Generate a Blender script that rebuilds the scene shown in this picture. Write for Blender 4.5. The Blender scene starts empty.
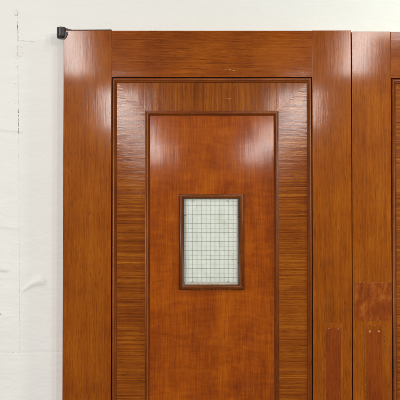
import bpy, bmesh, math, random
from mathutils import Vector, noise
random.seed(7)
S = bpy.context.scene

# ------------------------------------------------------------------ camera, room light, lamps, exposure
PX = 0.0028                 # metres per photo pixel on the front face of the doors
ZC = 1.555                  # height of the picture's centre on the doors
DIST = 1.70                 # camera to doors
THICK, WALL_Y = 0.040, 0.045
cam = bpy.data.cameras.new('camera')
camo = bpy.data.objects.new('camera', cam)
S.collection.objects.link(camo)
TILT = math.radians(0.9)
camo.location = (0, -DIST * math.cos(TILT), ZC - DIST * math.sin(TILT))
camo.rotation_euler = (math.radians(90) + TILT, 0, 0)
cam.sensor_width = 36
cam.lens = 36 * DIST / (400 * PX)
cam.clip_start, cam.clip_end = 0.05, 100
S.camera = camo

world = bpy.data.worlds.new('World')
S.world = world
world.use_nodes = True
wb = world.node_tree.nodes['Background']
wb.inputs[0].default_value = (1.0, 0.975, 0.94, 1)
wb.inputs[1].default_value = 0.12

def lamp(x, d, watts, col, sx=0.24, sy=0.50, z=2.68, tilt=48):
    l = bpy.data.lights.new('ceiling_and_fill_lamp', 'AREA')  # serves the ceiling lamps and the added fill lamps alike
    l.shape, l.size, l.size_y, l.energy, l.color = 'RECTANGLE', sx, sy, watts, col
    o = bpy.data.objects.new('ceiling_and_fill_lamp', l)
    o.location = (x, -d, z)
    o.rotation_euler = (math.radians(tilt), 0, 0)
    S.collection.objects.link(o)
WARM, COOL = (1.0, 0.97, 0.94), (0.84, 1.0, 0.84)
for d, w, sx, sy in ((2.65, 3.0, .16, .40), (5.3, 8.2, .22, .50), (7.9, 5.4, .24, .50), (10.6, 6, .24, .50)):
    lamp(-0.93, d, w, WARM, sx, sy)
    lamp(1.14, d, w, WARM, sx, sy)
for d, w, r in ((1.55, 3, 2), (4.0, 62, 22), (6.6, 95, 55)):        # unseen fill lamps, added at the sides to brighten wall and doors
    lamp(-3.0 - (d > 5) * .6, d, w, WARM)
    lamp(3.2 + (d > 5) * .6, d, r, WARM)
lamp(-0.92, 1.5, 3.5, WARM)  # fill pair, added where the varnish does not mirror it
lamp(1.10, 1.5, 3.5, WARM)
lamp(1.55, 0.72, 20, COOL, 0.20, 0.20, 2.62, 0)       # the nearest one, throws the doors' shadow to the left

S.view_settings.view_transform = 'Standard'
S.view_settings.look = 'None'
S.view_settings.exposure = 0.28
S.view_settings.gamma = 1
S.render.engine = 'CYCLES'

def wx(px): return (px - 200) * PX
def wz(py): return ZC + (200 - py) * PX
KW = (DIST + WALL_Y) / DIST
def bx(px): return wx(px) * KW
def bz(py): return ZC + (200 - py) * PX * KW

# ------------------------------------------------------------------ materials
class NT:
    def __init__(s, name):
        s.m = bpy.data.materials.new(name)
        s.m.use_nodes = True
        s.t = s.m.node_tree
        s.b = s.t.nodes['Principled BSDF']
    def n(s, kind, **kw):
        nd = s.t.nodes.new(kind)
        for k, v in kw.items():
            if k in nd.inputs.keys() and not hasattr(nd, k): nd.inputs[k].default_value = v
            else: setattr(nd, k, v)
        return nd
    def link(s, a, b): s.t.links.new(a, b)
    def put(s, v, sock):
        if hasattr(v, 'links'): s.link(v, sock)
        else: sock.default_value = v
    def math(s, op, a, b=0.0, clamp=False):
        nd = s.n('ShaderNodeMath', operation=op, use_clamp=clamp)
        s.put(a, nd.inputs[0]); s.put(b, nd.inputs[1])
        return nd.outputs[0]
    def coords(s, scale, warp=None, seed=0.0):
        tc = s.n('ShaderNodeTexCoord')
        mp = s.n('ShaderNodeMapping')
        mp.inputs['Scale'].default_value = scale
        mp.inputs['Location'].default_value = (seed * 3.1, seed * 1.7, seed * 2.3)
        v = tc.outputs['Object']
        oi = s.n('ShaderNodeObjectInfo')
        add = s.n('ShaderNodeVectorMath', operation='ADD')
        cmb = s.n('ShaderNodeCombineXYZ')
        r = s.math('MULTIPLY', oi.outputs['Random'], 7.0)
        s.link(r, cmb.inputs[0]); s.link(r, cmb.inputs[2])
        s.link(v, add.inputs[0]); s.link(cmb.outputs[0], add.inputs[1])
        v = add.outputs[0]
        if warp:
            sc, amt = warp
            wn = s.n('ShaderNodeTexNoise'); wn.inputs['Scale'].default_value = sc
            s.link(v, wn.inputs['Vector'])
            sub = s.n('ShaderNodeVectorMath', operation='SUBTRACT'); sub.inputs[1].default_value = (.5, .5, .5)
            s.link(wn.outputs['Color'], sub.inputs[0])
            ml = s.n('ShaderNodeVectorMath', operation='SCALE'); ml.inputs['Scale'].default_value = amt
            s.link(sub.outputs[0], ml.inputs[0])
            ad = s.n('ShaderNodeVectorMath', operation='ADD')
            s.link(v, ad.inputs[0]); s.link(ml.outputs[0], ad.inputs[1])
            v = ad.outputs[0]
        s.link(v, mp.inputs['Vector'])
        return mp.outputs[0]
    def noise(s, vec, scale, detail=4, rough=.55):
        nd = s.n('ShaderNodeTexNoise')
        nd.inputs['Scale'].default_value = scale
        nd.inputs['Detail'].default_value = detail
        nd.inputs['Roughness'].default_value = rough
        s.link(vec, nd.inputs['Vector'])
        return nd.outputs['Fac']
    def remap(s, v, a, b, c=0.0, d=1.0):
        nd = s.n('ShaderNodeMapRange')
        s.link(v, nd.inputs[0])
        for i, q in enumerate((a, b, c, d)): nd.inputs[i + 1].default_value = q
        return nd.outputs[0]
    def ramp(s, v, stops):
        nd = s.n('ShaderNodeValToRGB')
        e = nd.color_ramp.elements
        while len(e) < len(stops): e.new(.5)
        for q, (p, c) in zip(e, stops): q.position = p; q.color = (*c, 1)
        s.link(v, nd.inputs[0])
        return nd.outputs[0]
    def mix(s, f, a, b, mode='MIX'):
        nd = s.n('ShaderNodeMix', data_type='RGBA', blend_type=mode)
        s.put(f, nd.inputs[0])
        for v, k in ((a, 6), (b, 7)):
            if isinstance(v, tuple): nd.inputs[k].default_value = (*v, 1)
            else: s.link(v, nd.inputs[k])
        return nd.outputs[2]
    def bump(s, h, dist, strength=1.0, prev=None):
        nd = s.n('ShaderNodeBump')
        nd.inputs['Distance'].default_value = dist
        nd.inputs['Strength'].default_value = strength
        s.link(h, nd.inputs['Height'])
        if prev is not None: s.link(prev, nd.inputs['Normal'])
        return nd.outputs[0]

def srgb(*c):
    return tuple((v / 255 / 12.92) if v / 255 <= .04045 else ((v / 255 + .055) / 1.055) ** 2.4 for v in c)

def along(axis, across, lengthwise):
    v = [across] * 3
    v['xyz'.index(axis)] = lengthwise
    return tuple(v)

def wood(name, axis, dark, mid, light, seed=0., figure=0., ribbon=0., gloss=.085, fine=.00004, wave=.0003, coat=.9, tight=330, rbs=75, pore=.5, drift=9., sp=.16, wsc=24):
    M = NT(name)
    g1 = M.noise(M.coords(along(axis, 1, .028), (6, .010), seed), tight, 7, .68)       # fibres
    g2 = M.noise(M.coords(along(axis, 1, .05), (3, .03), seed + 1), 26, 4, .5)       # broad streaks
    g3 = M.noise(M.coords((1, 1, 1), None, seed + 2), drift, 4, .55)                     # slow colour drift
    po = M.noise(M.coords(along(axis, 1, .07), (9, .004), seed + 3), 640, 3, .55)     # pores
    v = M.math('ADD', M.math('MULTIPLY', g1, .48), M.math('MULTIPLY', g2, .20))
    v = M.math('ADD', v, M.math('MULTIPLY', g3, .32))
    if ribbon:
        rb = M.noise(M.coords(along(axis, 1, .006), (2, .01), seed + 4), rbs, 3, .55)
        v = M.math('ADD', M.math('MULTIPLY', v, 1 - ribbon), M.math('MULTIPLY', rb, ribbon))
    if figure:
        other = 'x' if axis == 'z' else 'z'
        f1 = M.noise(M.coords(along(other, 1, .13), (9, .05), seed + 5), 95, 6, .66)   # cross-fire flecks
        f2 = M.noise(M.coords(along(axis, 1, .4), (6, .16), seed + 6), 9, 7, .66)      # clouds
        f = M.math('ADD', M.math('MULTIPLY', f1, .38), M.math('MULTIPLY', f2, .62))
        v = M.math('ADD', M.math('MULTIPLY', v, 1 - figure), M.math('MULTIPLY', f, figure))
    col = M.ramp(v, ((.5 - sp, dark), (.5, mid), (.5 + sp, light)))
    pm = M.remap(po, .56, .68)
    col = M.mix(M.math('MULTIPLY', pm, pore), col, tuple(q * .35 for q in dark))
    M.link(col, M.b.inputs['Base Color'])
    ro = M.remap(g1, .35, .65, gloss + .12, gloss + .24)
    M.link(ro, M.b.inputs['Roughness'])
    M.b.inputs['Coat Weight'].default_value = coat
    M.b.inputs['Coat Roughness'].default_value = gloss
    M.b.inputs['Coat IOR'].default_value = 1.5
    M.b.inputs['Specular IOR Level'].default_value = .06
    wv = M.noise(M.coords(along(axis, 1, .22), None, seed + 7), wsc, 2, .5)
    nb = M.bump(wv, wave)
    nb = M.bump(M.math('SUBTRACT', g1, M.math('MULTIPLY', pm, .10)), fine, 1, nb)
    M.link(nb, M.b.inputs['Normal'])
    M.link(nb, M.b.inputs['Coat Normal'])
    return M.m

W = {}
W['stile'] = wood('varnished_stile_wood', 'z', srgb(118, 51, 0), srgb(152, 75, 1), srgb(174, 95, 7), 1, ribbon=.12, sp=.15, fine=.00004, wave=.00014)
W['rail'] = wood('varnished_rail_wood', 'x', srgb(106, 44, 1), srgb(145, 69, 2), srgb(170, 89, 8), 2, sp=.15)
W['band_z'] = wood('ribbon_veneer_upright', 'z', srgb(100, 44, 2), srgb(142, 70, 3), srgb(170, 96, 13), 3, ribbon=.35, fine=.00005, tight=420, rbs=150, sp=.14)
W['band_x'] = wood('ribbon_veneer_level', 'x', srgb(96, 39, 0), srgb(142, 69, 2), srgb(178, 104, 15), 4, ribbon=.45, fine=.00006, wave=.00015, wsc=120, tight=560, rbs=260, sp=.14)
W['centre'] = wood('figured_panel_veneer', 'z', srgb(112, 40, 0), srgb(160, 73, 0), srgb(190, 101, 3), 5, figure=.46, fine=.00003, wave=.0002, tight=360, sp=.125, pore=.22)
W['mould_z'] = wood('moulding_wood_upright', 'z', srgb(82, 32, 1), srgb(122, 55, 3), srgb(146, 74, 10), 6, gloss=.26, coat=.55)
W['mould_x'] = wood('moulding_wood_level', 'x', srgb(82, 32, 1), srgb(122, 55, 3), srgb(146, 74, 10), 7, gloss=.26, coat=.55)
W['frame_z'] = wood('window_frame_wood_upright', 'z', srgb(72, 31, 2), srgb(108, 51, 4), srgb(132, 70, 11), 8, gloss=.28, coat=.4)
W['frame_x'] = wood('window_frame_wood_level', 'x', srgb(72, 31, 2), srgb(108, 51, 4), srgb(132, 70, 11), 9, gloss=.28, coat=.4)
W['patch'] = wood('red_patch_wood', 'z', srgb(112, 44, 0), srgb(140, 60, 1), srgb(158, 76, 5), 10, gloss=.2)
W['patch_edge'] = wood('patch_border_wood', 'z', srgb(110, 52, 4), srgb(138, 70, 8), srgb(156, 86, 16), 11, gloss=.2)

def plain(name, col, rough=.6, metal=0., vary=.15, scale=60, bump=0.):
    M = NT(name)
    n = M.noise(M.coords((1, 1, 1)), scale, 5, .6)
    c = M.ramp(n, ((.3, tuple(q * (1 - vary) for q in col)), (.7, tuple(min(1, q * (1 + vary)) for q in col))))
    M.link(c, M.b.inputs['Base Color'])
    M.b.inputs['Roughness'].default_value = rough
    M.b.inputs['Metallic'].default_value = metal
    if bump: M.link(M.bump(n, bump), M.b.inputs['Normal'])
    return M.m

W['dark'] = plain('dark_joint', srgb(34, 18, 10), .8)
W['scratch'] = plain('bare_wood_scratch', srgb(206, 150, 96), .8, 0, .25, 300)
W['wear'] = plain('worn_edge_wood', srgb(160, 94, 38), .7, 0, .3, 200)
W['dent'] = plain('dark_dent', srgb(84, 38, 8), .6, 0, .3, 200)
W['iron'] = plain('dark_iron', srgb(62, 56, 58), .42, .55, .3, 120, .0004)
W['wire'] = plain('steel_wire', srgb(118, 126, 118), .5, .05)
W['pin'] = plain('glazing_pin_steel', srgb(40, 40, 38), .5, .5)
W['plug'] = plain('pale_wood_filler', srgb(190, 136, 98), .8, 0, .2, 200)
W['putty'] = plain('old_grey_putty', srgb(188, 180, 166), .7, 0, .22, 160, .0006)
W['crack'] = plain('hairline_crack', srgb(134, 130, 120), .9, 0, .3, 150)
W['crack_faint'] = plain('faint_hairline_crack', srgb(208, 206, 198), .9, 0, .2, 150)

def worn_mat():
    M = NT('dull_worn_varnish')
    a = M.noise(M.coords((1, 1, .10), (30, .02), 3), 130, 6, .7)
    b = M.noise(M.coords((1, 1, .6), (20, .05), 4), 30, 4, .6)
    v = M.math('ADD', M.math('MULTIPLY', a, .5), M.math('MULTIPLY', b, .5))
    c = M.ramp(v, ((.40, srgb(122, 52, 1)), (.50, srgb(143, 64, 2)), (.54, srgb(154, 76, 12)), (.64, srgb(172, 98, 36))))
    M.link(c, M.b.inputs['Base Color'])
    M.b.inputs['Roughness'].default_value = .42
    M.b.inputs['Specular IOR Level'].default_value = .2
    M.link(M.bump(v, .0003), M.b.inputs['Normal'])
    return M.m
W['worn'] = worn_mat()

def glass_mat(back):
    M = NT('grimy_brightened_glass_back' if back else 'clear_wired_glass')
    t = M.t
    t.nodes.remove(M.b)
    out = [n for n in t.nodes if n.type == 'OUTPUT_MATERIAL'][0]
    tr = M.n('ShaderNodeBsdfTransparent')
    tr.inputs[0].default_value = (.998, 1, .996, 1)
    m2 = M.n('ShaderNodeMixShader')
    M.link(tr.outputs[0], m2.inputs[1])
    if not back:
        gl = M.n('ShaderNodeBsdfGlossy'); gl.inputs['Roughness'].default_value = .05
        fr = M.n('ShaderNodeFresnel'); fr.inputs[0].default_value = 1.28
        M.link(M.bump(M.noise(M.coords((1, 1, 1), None, 5), 30, 2), .0006), gl.inputs['Normal'])
        M.link(fr.outputs[0], m2.inputs[0]); M.link(gl.outputs[0], m2.inputs[2])
    else:
        d1 = M.noise(M.coords((1, 1, .6), (25, .03), 2), 32, 6, .65)
        tint = M.ramp(d1, ((.30, (.82, .865, .76)), (.46, (.925, .975, .885)), (.7, (.95, .99, .93))))  # grime over a near-white diffuse back, added to brighten the window
        df = M.n('ShaderNodeBsdfDiffuse'); tl = M.n('ShaderNodeBsdfTranslucent')
        M.link(tint, df.inputs[0]); M.link(tint, tl.inputs[0])
        m0 = M.n('ShaderNodeMixShader'); m0.inputs[0].default_value = .03
        M.link(df.outputs[0], m0.inputs[1]); M.link(tl.outputs[0], m0.inputs[2])
        d2 = M.noise(M.coords((1, 1, .5), (25, .03), 7), 55, 6, .65)
        M.link(M.remap(d2, .3, .7, .82, .97), m2.inputs[0]); M.link(m0.outputs[0], m2.inputs[2])
    M.link(m2.outputs[0], out.inputs[0])
    return M.m
W['glass'] = glass_mat(False)
W['glass_back'] = glass_mat(True)

def wall_mat():
    M = NT('cream_wall_paint')
    a = M.noise(M.coords((.35, 1, 1), (8, .02), 1), 90, 5, .6)
    b = M.noise(M.coords((1, 1, .5), None, 2), 4.5, 4, .6)
    c = M.ramp(b, ((.3, (.87, .865, .825)), (.7, (.905, .90, .865))))
    sp = M.remap(M.noise(M.coords((1, 1, 1), None, 6), 230, 2, .5), .74, .80)
    c = M.mix(M.math('MULTIPLY', sp, .12), c, (.42, .40, .36))
    M.link(c, M.b.inputs['Base Color'])
    M.b.inputs['Roughness'].default_value = .62
    M.b.inputs['Specular IOR Level'].default_value = .3
    n1 = M.bump(M.noise(M.coords((.5, 1, 1), (5, .05), 3), 14, 3, .5), .004)
    n2 = M.bump(a, .0010, 1, n1)
    M.link(n2, M.b.inputs['Normal'])
    return M.m
W['wall'] = wall_mat()

# ------------------------------------------------------------------ mesh helpers
def obj(name, bm, mats, parent=None, smooth=False):
    me = bpy.data.meshes.new(name)
    bm.normal_update()
    bm.to_mesh(me); bm.free()
    for m in (mats if isinstance(mats, (list, tuple)) else [mats]): me.materials.append(m)
    if smooth:
        for p in me.polygons: p.use_smooth = True
    o = bpy.data.objects.new(name, me)
    S.collection.objects.link(o)
    if parent: o.parent = parent
    return o

def box(bm, x0, x1, y0, y1, z0, z1, bev=0., mi=0):
    if x0 > x1: x0, x1 = x1, x0
    v = [bm.verts.new((x, y, z)) for x in (x0, x1) for y in (y0, y1) for z in (z0, z1)]
    fs = [bm.faces.new([v[i] for i in q]) for q in
          ((0, 1, 3, 2), (4, 6, 7, 5), (0, 4, 5, 1), (2, 3, 7, 6), (0, 2, 6, 4), (1, 5, 7, 3))]
    for f in fs: f.material_index = mi
    bmesh.ops.recalc_face_normals(bm, faces=fs)
    if bev:
        es = list({e for f in fs for e in f.edges})
        bmesh.ops.bevel(bm, geom=es, offset=bev, segments=2, affect='EDGES', profile=.6)

def prism(bm, poly, y0, y1, mi=0):
    """poly: list of (x, z); extruded between y0 (front) and y1."""
    a = [bm.verts.new((x, y0, z)) for x, z in poly]
    b = [bm.verts.new((x, y1, z)) for x, z in poly]
    fs = [bm.faces.new(a), bm.faces.new(b[::-1])]
    n = len(poly)
    for i in range(n):
        j = (i + 1) % n
        fs.append(bm.faces.new((a[i], b[i], b[j], a[j])))
    for f in fs: f.material_index = mi
    bmesh.ops.recalc_face_normals(bm, faces=fs)

def frame_loop(bm, x0, x1, z0, z1, prof):
    """Sweep prof [(inset, y)...] round a rectangle with mitred corners; material 0 upright, 1 level."""
    rings = []
    for ins, y in prof:
        rings.append([bm.verts.new(c) for c in ((x0 + ins, y, z0 + ins), (x1 - ins, y, z0 + ins),
                                                (x1 - ins, y, z1 - ins), (x0 + ins, y, z1 - ins))])
    fs = []
    for a, b in zip(rings, rings[1:]):
        for i in range(4):
            j = (i + 1) % 4
            f = bm.faces.new((a[i], a[j], b[j], b[i]))
            f.material_index = 1 if i in (0, 2) else 0
            f.smooth = True
            fs.append(f)
    bmesh.ops.recalc_face_normals(bm, faces=fs)
    c = Vector(((x0 + x1) / 2, 0, (z0 + z1) / 2))
    front = max(fs, key=lambda f: abs(f.normal.y))
    if front.normal.y > 0: bmesh.ops.reverse_faces(bm, faces=fs)

def scratch(bm, pts, w, y, mi, jit=.0006, dash=0.):
    """A thin irregular mark lying just proud of a face: pts are (x, z)."""
    P = []
    for (xa, za), (xb, zb) in zip(pts, pts[1:]):
        n = max(2, int(math.hypot(xb - xa, zb - za) / .0035))
        for i in range(n):
            t = i / n
            P.append((xa + (xb - xa) * t, za + (zb - za) * t))
    P.append(pts[-1])
    prev = None
    for i, (x, z) in enumerate(P):
        q = P[min(i + 1, len(P) - 1)]; r = P[max(i - 1, 0)]
        dx, dz = q[0] - r[0], q[1] - r[1]
        L = math.hypot(dx, dz) or 1
        nx, nz = -dz / L, dx / L
        o = random.uniform(-jit, jit)
        ww = w * random.uniform(.35, 1.1) * (.3 if i in (0, len(P) - 1) else 1)
        yy = y(x, z) if callable(y) else y
        a = bm.verts.new((x + nx * (o + ww / 2), yy, z + nz * (o + ww / 2)))
        b = bm.verts.new((x + nx * (o - ww / 2), yy, z + nz * (o - ww / 2)))
        if prev and random.random() > dash:
            f = bm.faces.new((prev[0], prev[1], b, a)); f.material_index = mi
            f.normal_update()
            if f.normal.y > 0: f.normal_flip()
        prev = (a, b)

def nicks(bm, x0, x1, z0, z1, n, y, mi, lo=.001, hi=.005, w=.0007, sg=.5):
    for k in range(n):
        x, z, L, t = random.uniform(x0, x1), random.uniform(z0, z1), random.uniform(lo, hi), random.gauss(1.571, sg)
        scratch(bm, [(x, z), (x + L * math.cos(t), z + L * math.sin(t))], w * random.uniform(.6, 1.4), y, mi, .0002)

def ring_lathe(bm, prof, cx, cy, seg=40):
    rings = []
    for r, z in prof:
        rings.append([bm.verts.new((cx + r * math.cos(2 * math.pi * i / seg), cy + r * math.sin(2 * math.pi * i / seg), z)) for i in range(seg)])
    for a, b in zip(rings, rings[1:]):
        for i in range(seg):
            j = (i + 1) % seg
            bm.faces.new((a[i], a[j], b[j], b[i])).smooth = True
    bm.faces.new(rings[0][::-1]); bm.faces.new(rings[-1])

# ------------------------------------------------------------------ the wall
def E(v): return math.exp(max(-60, min(60, v)))
def bump1(t, w): return E(-(t / w) ** 2)
def wall_off(x, z):
    """How far the wall's skin stands proud (towards the camera), metres."""
    px, py = x / KW / PX + 200, 200 - (z - ZC) / KW / PX
    h = .0016 * noise.noise(Vector((x * 2.2, 3, z * 1.6))) + .0005 * noise.noise(Vector((x * 9, 1, z * 7)))
    if -30 < px < 80:
        seam = 19 + .8 * noise.noise(Vector((0, 0, py * .03)))
        h += .0007 / (1 + E((px - seam) * 2.2))
        # torn ledges in the old skin to the left of the seam
        for y0, k, ln in ((131, .0026, 22), (271, .0032, 9), (228, .0014, 22)):
            yy = py - y0 - .10 * (px - 9)
            if px < ln + 4:
                fade = 1 / (1 + E((px - ln) * 1.2))
                h += k * fade * E(-max(0, -yy) / 14) * (1 / (1 + E(yy * 2.2)))
        # brushy lumps near the seam
        h += .0008 * bump1(px - 18, 12) * bump1(py - 82, 28) * noise.noise(Vector((px * .12, 5, py * .22)))
        # paint blister with a tail
        ux, uy = 24.0, -13.0
        L = math.hypot(ux, uy); ux /= L; uy /= L
        rx, ry = px - 22, py - 290.5
        s = rx * ux + ry * uy
        d = -rx * uy + ry * ux
        t = max(0, min(1, s / 26))
        d += 2.4 * math.sin(t * math.pi) - 1.2
        wdt = .9 + 4.6 * t ** 1.2
        if -6 < s < 34:
            end = 1 / (1 + E((s - 25) * 1.3)) * (1 / (1 + E(-(s - 1) * 1.5)))
            h += .0065 * (.35 + .65 * t) * end * bump1(d, wdt)
        # chip at the far left
        h -= .002 * bump1(px - 0.5, 1.6) * bump1(py - 314, 1.2)
        h += .0008 * bump1(px - 5, 5) * bump1(py - 314, 3)
        # crease
        h -= .0007 * bump1(py - 351.5 + .01 * px, 1.0)
    return h

bm = bmesh.new()
def span(a, b, step):
    n = max(1, int(round((b - a) / step)))
    return [a + (b - a) * i / n for i in range(n)]
xs = span(-2.2, -.68, .1) + span(-.68, -.36, .0028) + span(-.36, 2.4, .06) + [2.4]
zs = span(0, .9, .1) + span(.9, 2.2, .0028) + span(2.2, 3.0, .06) + [3.0]
grid = [[bm.verts.new((x, WALL_Y - wall_off(x, z), z)) for z in zs] for x in xs]
for i in range(len(xs) - 1):
    for j in range(len(zs) - 1):
        f = bm.faces.new((grid[i][j], grid[i + 1][j], grid[i + 1][j + 1], grid[i][j + 1])); f.smooth = True
# solid back of the wall
b = [bm.verts.new((x, WALL_Y + .10, z)) for x, z in ((-2.2, 0), (2.4, 0), (2.4, 3), (-2.2, 3))]
bm.faces.new(b[::-1])
wy = lambda x, z: WALL_Y - wall_off(x, z) - .0003
def wallmark(pts, w, mi, dash=.3, jit=.0008):
    scratch(bm, [(bx(p), bz(q)) for p, q in pts], w, wy, mi, jit, dash)
wallmark(((17.2, 8), (16.6, 20), (17.4, 40), (17, 52), (17.6, 70)), .0012, 1, .45, .001)
wallmark(((17, 20), (17.4, 42)), .0013, 1, .1)
wallmark(((17.6, 40.3), (24, 40.2), (33, 40.6)), .0016, 1, .12, .0009)
wallmark(((17.6, 66), (18.3, 110)), .0008, 2, .15)
wallmark(((18.3, 108), (18.5, 134)), .0014, 1, .15, .0005)
wallmark(((18.5, 134), (19, 200), (19.8, 300), (19.8, 350)), .0008, 2, .10, .0004)
wallmark(((0, 351), (8, 351.4), (19.5, 351.6)), .0012, 1, .45, .0005)
wallmark(((19.8, 351.6), (60, 351)), .0008, 2, .12, .0005)
wallmark(((0, 313.5), (2.2, 314.6)), .0030, 1, 0, .001)
wallmark(((46, 281), (47.4, 281.5)), .0016, 1, 0, .0003)
for k in range(26):
    p, q = random.gauss(14.5, 1.6), random.gauss(11.5, 2.2)
    wallmark(((p, q), (p + random.uniform(.4, 1.2), q + random.uniform(-.4, .4))), .0010, 1 + (k % 3 > 0), 0, .0004)
for k in range(22):
    p, q = random.gauss(18, 2.2), random.uniform(44, 104)
    wallmark(((p, q), (p + random.uniform(.6, 3), q + random.uniform(-.5, .5))), .0008, 2, 0, .0004)
wall = obj('painted_wall', bm, [W['wall'], W['crack'], W['crack_faint']])
wall['label'] = 'cream painted wall with hairline cracks and a paint blister behind the wooden doors'
wall['category'] = 'wall'; wall['kind'] = 'thing'

# ------------------------------------------------------------------ the doors
TOP = wz(29.6)
BOT = 0.012
XL, XA, XB, XR = wx(63), wx(111.3), wx(312.6), wx(351.6)     # outer edge, panel opening, meeting edge
ZA, ZB = wz(76.6), 0.25                                       # panel opening top / bottom
REC = .005                                                    # panel below the stile face
IT = .0945                                                    # width of the cross-banded border incl. outer moulding

def make_door(sx, ox, dz, name, label):
    """sx=1: hung on the left, -1: its mirror; ox: x of the meeting edge's outer line."""
    root = bpy.data.objects.new(name, None)
    S.collection.objects.link(root)
    root['label'] = label; root['category'] = 'door'; root['kind'] = 'thing'; root['group'] = 'pair of panelled wooden doors'
    root.location = (ox, 0, BOT + dz)
    root.empty_display_size = .1
    X = (lambda x: x - XR) if sx > 0 else (lambda x: XR - x)  # local x, origin on the meeting edge
    Z = lambda z: z - BOT
    def bxx(bm, x0, x1, y0, y1, z0, z1, bev=0., mi=0): box(bm, X(x0), X(x1), y0, y1, Z(z0), Z(z1), bev, mi)
    def lp(bm, x0, x1, z0, z1, prof):
        a, b = sorted((X(x0), X(x1))); frame_loop(bm, a, b, Z(z0), Z(z1), prof)
    def mark(bm, pts, w, y, mi=1, **k):
        scratch(bm, [(X(wx(p)), Z(wz(q))) for p, q in pts], w, y, mi, **k)
    # stiles
    bm = bmesh.new(); bxx(bm, XL, XA, 0, THICK, BOT, TOP, .0012)
    a, b = sorted((X(XL + .004), X(XA - .004)))
    nicks(bm, a, b, .9, 1.98, 16, -.0002, 1); nicks(bm, a, b, .9, 1.98, 16, -.0002, 2)
    e = X(XL + .0020)
    nicks(bm, e - .0005, e + .0005, .9, 2.0, 22, -.0002, 1, .002, .012, .0006, .02)
    obj('stile', bm, [W['stile'], W['wear'], W['dent']], root)
    bm = bmesh.new(); bxx(bm, XB, XR, 0, THICK, BOT, TOP, .0012)
    if sx > 0:
        mark(bm, ((323, 323), (322.6, 345), (322.4, 372), (322.6, 400)), .0010, -.0003, dash=.3)
        mark(bm, ((313.2, 374), (313.4, 381)), .0012, -.0003, dash=.1)
        mark(bm, ((342.3, 355), (342, 375), (342.4, 386)), .0012, -.0003, dash=.35)
    a, b = sorted((X(XB + .004), X(XR - .003)))
    nicks(bm, a, b, .9, 1.98, 16, -.0002, 1); nicks(bm, a, b, .9, 1.98, 16, -.0002, 2)
    e = X(XR - .0020)
    nicks(bm, e - .0006, e + .0006, .9, 2.0, 34, -.0002, 1, .002, .014, .0006, .02)
    obj('stile', bm, [W['stile'], W['wear'], W['dent']], root)
    # rails
    bm = bmesh.new(); bxx(bm, XA + .0003, XB - .0003, .0006, THICK - .001, ZA, TOP - .0004, .0010)
    if sx > 0:
        mark(bm, ((224, 69.3), (228, 69.5), (231, 69.2), (236, 70.6)), .0013, .0003, dash=.15)
        mark(bm, ((229, 69), (231, 70.4)), .0009, .0003)
        mark(bm, ((150, 29.9), (156, 29.9)), .001, .0003)
    obj('top_rail', bm, [W['rail'], W['scratch']], root)
    bm = bmesh.new(); bxx(bm, XA + .0003, XB - .0003, .0006, THICK - .001, BOT, ZB, .0010)
    obj('bottom_rail', bm, W['rail'], root)
    # dark joint behind the moulding
    bm = bmesh.new()
    lp(bm, XA + .0001, XB - .0001, ZB + .0001, ZA - .0001, ((0, .0055), (.0045, .0055), (.0045, .02), (0, .02)))
    obj('panel_joint', bm, [W['dark'], W['dark']], root)
    # outer moulding
    c = .0026
    prof = ((c, .012), (c, .0005), (c + .0012, -.0020), (c + .0035, -.0034), (c + .0065, -.0026), (c + .0082, .0004),
            (c + .0092, .0012), (c + .0102, .0012), (c + .0116, .0022), (c + .0126, .0052), (c + .0126, .012))
    bm = bmesh.new(); lp(bm, XA, XB, ZB, ZA, prof)
    obj('panel_moulding', bm, [W['mould_z'], W['mould_x']], root)
    # cross-banded border: four mitred veneers
    o, q = .0148, IT + .003
    x0, x1, z0, z1 = XA + o, XB - o, ZB + o, ZA - o
    u0, u1, v0, v1 = XA + q, XB - q, ZB + q, ZA - q
    e = .00003
    quads = ((((x0, z1), (x1, z1), (u1, v1), (u0, v1)), 'band_z', 0), (((x0, z0), (u0, v0), (u1, v0), (x1, z0)), 'band_z', 0),
             (((x0, z0 + e), (x0, z1 - e), (u0, v1 - e), (u0, v0 + e)), 'band_x', 1), (((x1, z0 + e), (u1, v0 + e), (u1, v1 - e), (x1, z1 - e)), 'band_x', 2))
    for poly, mt, side in quads:
        bm = bmesh.new()
        prism(bm, [(X(a), Z(b)) for a, b in poly], REC, .034 + .0005 * side)
        mats = [W[mt], W['scratch']]
        if sx > 0 and side == 0 and poly[0][1] > 1:
            mark(bm, ((224, 98.2), (232, 98.4)), .0011, REC - .0003, dash=.1)
            mark(bm, ((227.5, 97.5), (229.5, 99.2)), .0008, REC - .0003)
        if sx > 0 and side == 1:
            for k in range(16):
                yy = 84 + k * 1.7 + random.uniform(-.3, .3)
                mark(bm, ((117.6, yy), (117.6 + random.uniform(1, 2.6), yy + .1)), .0011, REC - .0002)
            for k in range(9):
                yy = 101 + k * 1.9 + random.uniform(-.6, .6)
                xx = 138.5 + random.uniform(-1.2, 1.2)
                mark(bm, ((xx, yy), (xx + random.uniform(.3, 1.6), yy + random.uniform(-.8, .8))), .0013, REC - .0002)
            mark(bm, ((119, 110.6), (137, 110.2)), .0008, REC - .0002, dash=.4)
        obj('border_veneer', bm, mats, root)
    # inner moulding, a bead standing on the veneer
    prof = ((0, .010), (0, .0034), (.0012, .0022), (.0024, .0030), (.0034, -.0010), (.0060, -.0032), (.0088, -.0024),
            (.0104, .0010), (.0114, .0030), (.0128, .0036), (.0138, .0055), (.0138, .010))
    bm = bmesh.new(); lp(bm, XA + IT, XB - IT, ZB + IT, ZA - IT, prof)
    obj('panel_moulding', bm, [W['mould_z'], W['mould_x']], root)
    # centre panel with the window opening
    a = IT + .0120
    X0, X1, Z0, Z1 = XA + a, XB - a, ZB + a, ZA - a
    fx0, fx1, fz0, fz1 = wx(179.2), wx(243.4), wz(289.6), wz(193.8)
    h = .0035
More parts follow.
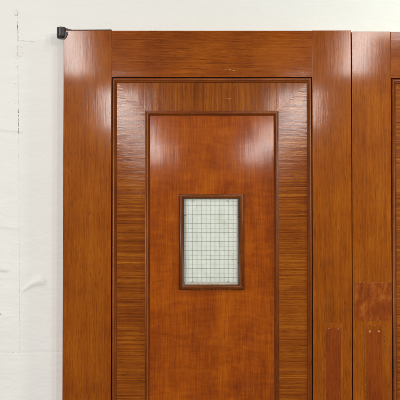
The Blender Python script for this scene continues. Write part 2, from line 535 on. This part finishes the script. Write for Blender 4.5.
    hx0, hx1, hz0, hz1 = fx0 + h, fx1 - h, fz0 + h, fz1 - h
    bm = bmesh.new()
    gx = sorted(set([X0, hx0, hx1, X1])); gz = sorted(set([Z0, hz0, hz1, Z1]))
    V = {}
    for yi, y in enumerate((REC + .0004, .040)):
        for i, x in enumerate(gx):
            for j, z in enumerate(gz): V[yi, i, j] = bm.verts.new((X(x), y, Z(z)))
    for i in range(3):
        for j in range(3):
            if (i, j) == (1, 1): continue
            for yi in (0, 1):
                bm.faces.new((V[yi, i, j], V[yi, i + 1, j], V[yi, i + 1, j + 1], V[yi, i, j + 1]))
    for (i, j), (k, l) in (((1, 1), (2, 1)), ((2, 1), (2, 2)), ((2, 2), (1, 2)), ((1, 2), (1, 1))):
        bm.faces.new((V[0, i, j], V[1, i, j], V[1, k, l], V[0, k, l]))
    bmesh.ops.recalc_face_normals(bm, faces=bm.faces[:])
    for a_, b_ in ((X0 + .003, hx0 - .003), (hx1 + .003, X1 - .003)):
        a, b = sorted((X(a_), X(b_)))
        nicks(bm, a, b, .9, Z1 - .01, 14, REC + .0002, 1); nicks(bm, a, b, .9, Z1 - .01, 10, REC + .0002, 2)
    obj('centre_panel', bm, [W['centre'], W['wear'], W['dent']], root)
    # window frame, glass, wires
    ix = .0128
    prof = ((0, .008), (0, .0005), (.0010, -.0035), (.0026, -.0052), (.0072, -.0058), (.0100, -.0048), (.0122, -.0020),
            (.0130, .0008), (.0134, .0110), (.0136, THICK - .002), (.0040, THICK - .002))
    bm = bmesh.new(); lp(bm, fx0, fx1, fz0, fz1, prof)
    bm_faces = list(bm.faces)
    if sx > 0:
        mark(bm, ((181, 194.4), (196, 194.9), (203, 194.3)), .0009, -.0062, 2, dash=.45)
        mark(bm, ((187, 197.2), (192, 196.2), (201, 196.4)), .0008, -.0065, 2, dash=.3)
        mark(bm, ((179.2, 195.3), (180.4, 195.7)), .0020, -.0058, 2)
        mark(bm, ((239.5, 284), (243, 288)), .0008, -.0066, 2)
        mark(bm, ((240.5, 195), (243, 197.5)), .0009, -.0063, 2, dash=.2)
        mark(bm, ((192, 289.2), (214, 289.4), (232, 289.2)), .0007, -.0040, 2, dash=.5)
    fr = obj('window_frame', bm, [W['frame_z'], W['frame_x'], W['wear']], root)
    gx0, gx1, gz0, gz1 = fx0 + .0133, fx1 - .0133, fz0 + .0133, fz1 - .0133
    bm = bmesh.new()
    yg = .0075
    for mi, y in ((0, yg), (1, yg + .0030)):
        vs = [bm.verts.new((X(x), y, Z(z))) for x, z in ((gx0, gz0), (gx1, gz0), (gx1, gz1), (gx0, gz1))]
        f = bm.faces.new(vs); f.normal_update(); f.material_index = mi
        if f.normal.y > 0: f.normal_flip()
    obj('glass_pane', bm, [W['glass'], W['glass_back']], fr)
    bm = bmesh.new()
    pitch, rw = .01265, .00025
    def wire(p0, p1):
        d = (p1 - p0).normalized()
        s = Vector((0, 1, 0)); t = d.cross(s)
        n = 14
        prev = None
        for k in range(n + 1):
            c = p0.lerp(p1, k / n) + t * random.uniform(-.0002, .0002)
            r = [bm.verts.new(c + (s * math.cos(m * math.pi / 3) + t * math.sin(m * math.pi / 3)) * rw) for m in range(6)]
            if prev:
                for m in range(6): bm.faces.new((prev[m], prev[(m + 1) % 6], r[(m + 1) % 6], r[m])).smooth = True
            prev = r
    k = gx0 + .0112
    while k < gx1 - .001:
        j0, j1 = random.uniform(-.0004, .0004), random.uniform(-.0004, .0004)
        wire(Vector((X(k + j0), yg + .0012, Z(gz0 + .0003))), Vector((X(k + j1), yg + .0012, Z(gz1 - .0003)))); k += pitch
    k = gz1 - .0068
    while k > gz0 + .001:
        j0, j1 = random.uniform(-.0004, .0004), random.uniform(-.0004, .0004)
        wire(Vector((X(gx0 + .0003), yg + .0020, Z(k + j0))), Vector((X(gx1 - .0003), yg + .0020, Z(k + j1)))); k -= pitch
    bm2 = bmesh.new()
    a = .0006
    prism(bm2, [(X(gx0 + a), Z(gz0 + a)), (X(gx1 - a), Z(gz0 + a)), (X(gx1 - .0045), Z(gz0 + .0085)), (X(gx0 + .004), Z(gz0 + .0085))], yg - .0012, yg - .0003)
    prism(bm2, [(X(gx1 - a), Z(gz0 + 2 * a)), (X(gx1 - a), Z(gz1 - a)), (X(gx1 - .0042), Z(gz1 - .004)), (X(gx1 - .0045), Z(gz0 + .0085 + a))], yg - .0011, yg - .0003)
    obj('glazing_putty', bm2, W['putty'], fr)
    obj('wire_mesh', bm, W['wire'], fr)
    for p, q2 in ((193, 200.9), (227.5, 200.9), (193, 281.8), (228, 281.8), (185, 215.5), (185, 246), (238.2, 217), (238.2, 263)):
        bm = bmesh.new()
        c = (X(wx(p)), yg - .002, Z(wz(q2)))
        bmesh.ops.create_icosphere(bm, subdivisions=2, radius=.0015)
        for v in bm.verts: v.co = Vector(c) + Vector((v.co.x, v.co.y * .7, v.co.z * .8))
        obj('glazing_pin', bm, W['pin'], fr, True)
    # hardware traces on the meeting stile
    if sx > 0: p0, p1, pt, holes, pb, col = 323, 342.6, 322.6, ((328.4, 328.0), (337.6, 328.4)), 452, 'patch'
    else:
        m = lambda p: 704.0 - p                                 # mirrored about the meeting line
        p0, p1, pt, holes, pb, col = m(384.3), m(363.8), 323.6, ((m(369.2), 329.9), (m(378.0), 329.9)), 452, 'patch'
    bm = bmesh.new()
    bxx(bm, wx(p0), wx(p1), -.0004, .004, wz(pb), wz(pt), 0, 1)
    bxx(bm, wx(p0 + 2.6), wx(p1 - 2.4), -.0007, .004, wz(pb - 2), wz(pt + 4.6), 0, 0)
    mark(bm, ((p0 + .1, pt + .2), (p1 - .1, pt + .3)), .0009, -.0008, 2, dash=.3)
    edge = p0 + .4 if sx > 0 else p1 - .4
    mark(bm, ((edge, pt), (edge + .2, 345), (edge - .2, 370), (edge, 404)), .0011, -.0008, 2, dash=.3)
    other = p1 - .3 if sx > 0 else p0 + .3
    mark(bm, ((other, pt), (other, 336), (other + .3, 356)), .0009, -.0008, 2, dash=.55)
    if sx > 0:
        mark(bm, ((325.5, 330), (326.6, 326.5), (331, 326.8)), .0009, -.0009, 2, dash=.2)
        mark(bm, ((336, 325), (338.6, 329)), .0009, -.0009, 2, dash=.2)
    pa = obj('inlaid_patch', bm, [W['patch'], W['stile'], W['wear']], root)
    for p, q2 in holes:
        bm = bmesh.new()
        r = .0024 if sx > 0 else .0032
        v = [bm.verts.new((X(wx(p)) + r * math.cos(t * math.pi / 8) * random.uniform(.75, 1.1), -.0011, Z(wz(q2)) + r * math.sin(t * math.pi / 8) * random.uniform(.75, 1.2))) for t in range(16)]
        f = bm.faces.new(v); f.normal_update()
        if f.normal.y > 0: f.normal_flip()
        ex = bmesh.ops.extrude_face_region(bm, geom=[f])
        for g in ex['geom']:
            if isinstance(g, bmesh.types.BMVert): g.co.y += .0009
        obj('filled_screw_hole', bm, W['plug'] if sx < 0 else W['wear'], pa)
    if sx < 0:
        bm = bmesh.new()
        m0, m1 = m(391.2), m(354.2)
        bxx(bm, wx(m0), wx(m1), -.0004, .004, wz(319.6), wz(281))
        mark(bm, ((m0 + .2, 281), ((m0 + m1) / 2, 281.2), (m1 - .2, 281.3)), .0013, -.0008, dash=.15)
        mark(bm, ((m0 + .2, 319.2), (m1 - .2, 319.4)), .0008, -.0008, dash=.5)
        mark(bm, ((m1 - .5, 283), (m1 - .6, 318)), .0008, -.0008, dash=.4)
        mark(bm, ((m0 + .5, 283), (m0 + .4, 304)), .0007, -.0008, dash=.6)
        mark(bm, ((m1 - 1, 283), (m1 - 5.5, 286.5)), .0006, -.0008, dash=.2)
        wpatch = obj('worn_patch', bm, [W['worn'], W['wear']], root)
        wpatch['label'] = 'dull square of worn scraped varnish across the stile'
    # pivot on the outer top corner
    cx, cy = X(wx(60.6)), .004
    hg = bpy.data.objects.new('pivot_hinge', None)
    bm = bmesh.new()
    zt, zb2 = Z(wz(26.6)), Z(wz(37.6))
    ring_lathe(bm, ((.0088, zb2), (.0112, zb2 + .0008), (.0128, zb2 + .0032), (.0132, zb2 + .009), (.0130, zt - .0035), (.0134, zt - .002), (.0128, zt - .0006), (.0118, zt)), cx, cy)
    y0, y1 = .001, .030
    poly = [(wx(63.5), wz(27.2)), (wx(66.5), wz(27.4)), (wx(69), wz(28.3)), (wx(72), wz(28.7)), (wx(111.0), wz(28.5)),
            (wx(111.0), TOP + .0002), (wx(62.9), TOP + .0002), (wx(62.0), wz(31)), (wx(61.5), wz(33.5))]
    prism(bm, [(X(a), Z(b)) for a, b in poly], y0, y1)
    # lug below the barrel, wrapped on the edge of the door
    prism(bm, [(X(wx(a)), Z(wz(b))) for a, b in ((61, 33), (66.8, 31.0), (67.2, 33.5), (65.6, 37.0), (63.2, 39.0), (61, 38.0))], -.0030, -.0004)
    bm2 = obj('pivot_hinge', bm, W['iron'], root)
    bpy.data.objects.remove(hg)
    return root

make_door(1, XR, 0, 'panelled_door', 'varnished wooden door under the black iron pivot, its small wired glass window wholly in view')
make_door(-1, wx(352.4), -.0030, 'panelled_door', 'varnished wooden door cut by the picture edge, square worn patch on its stile')
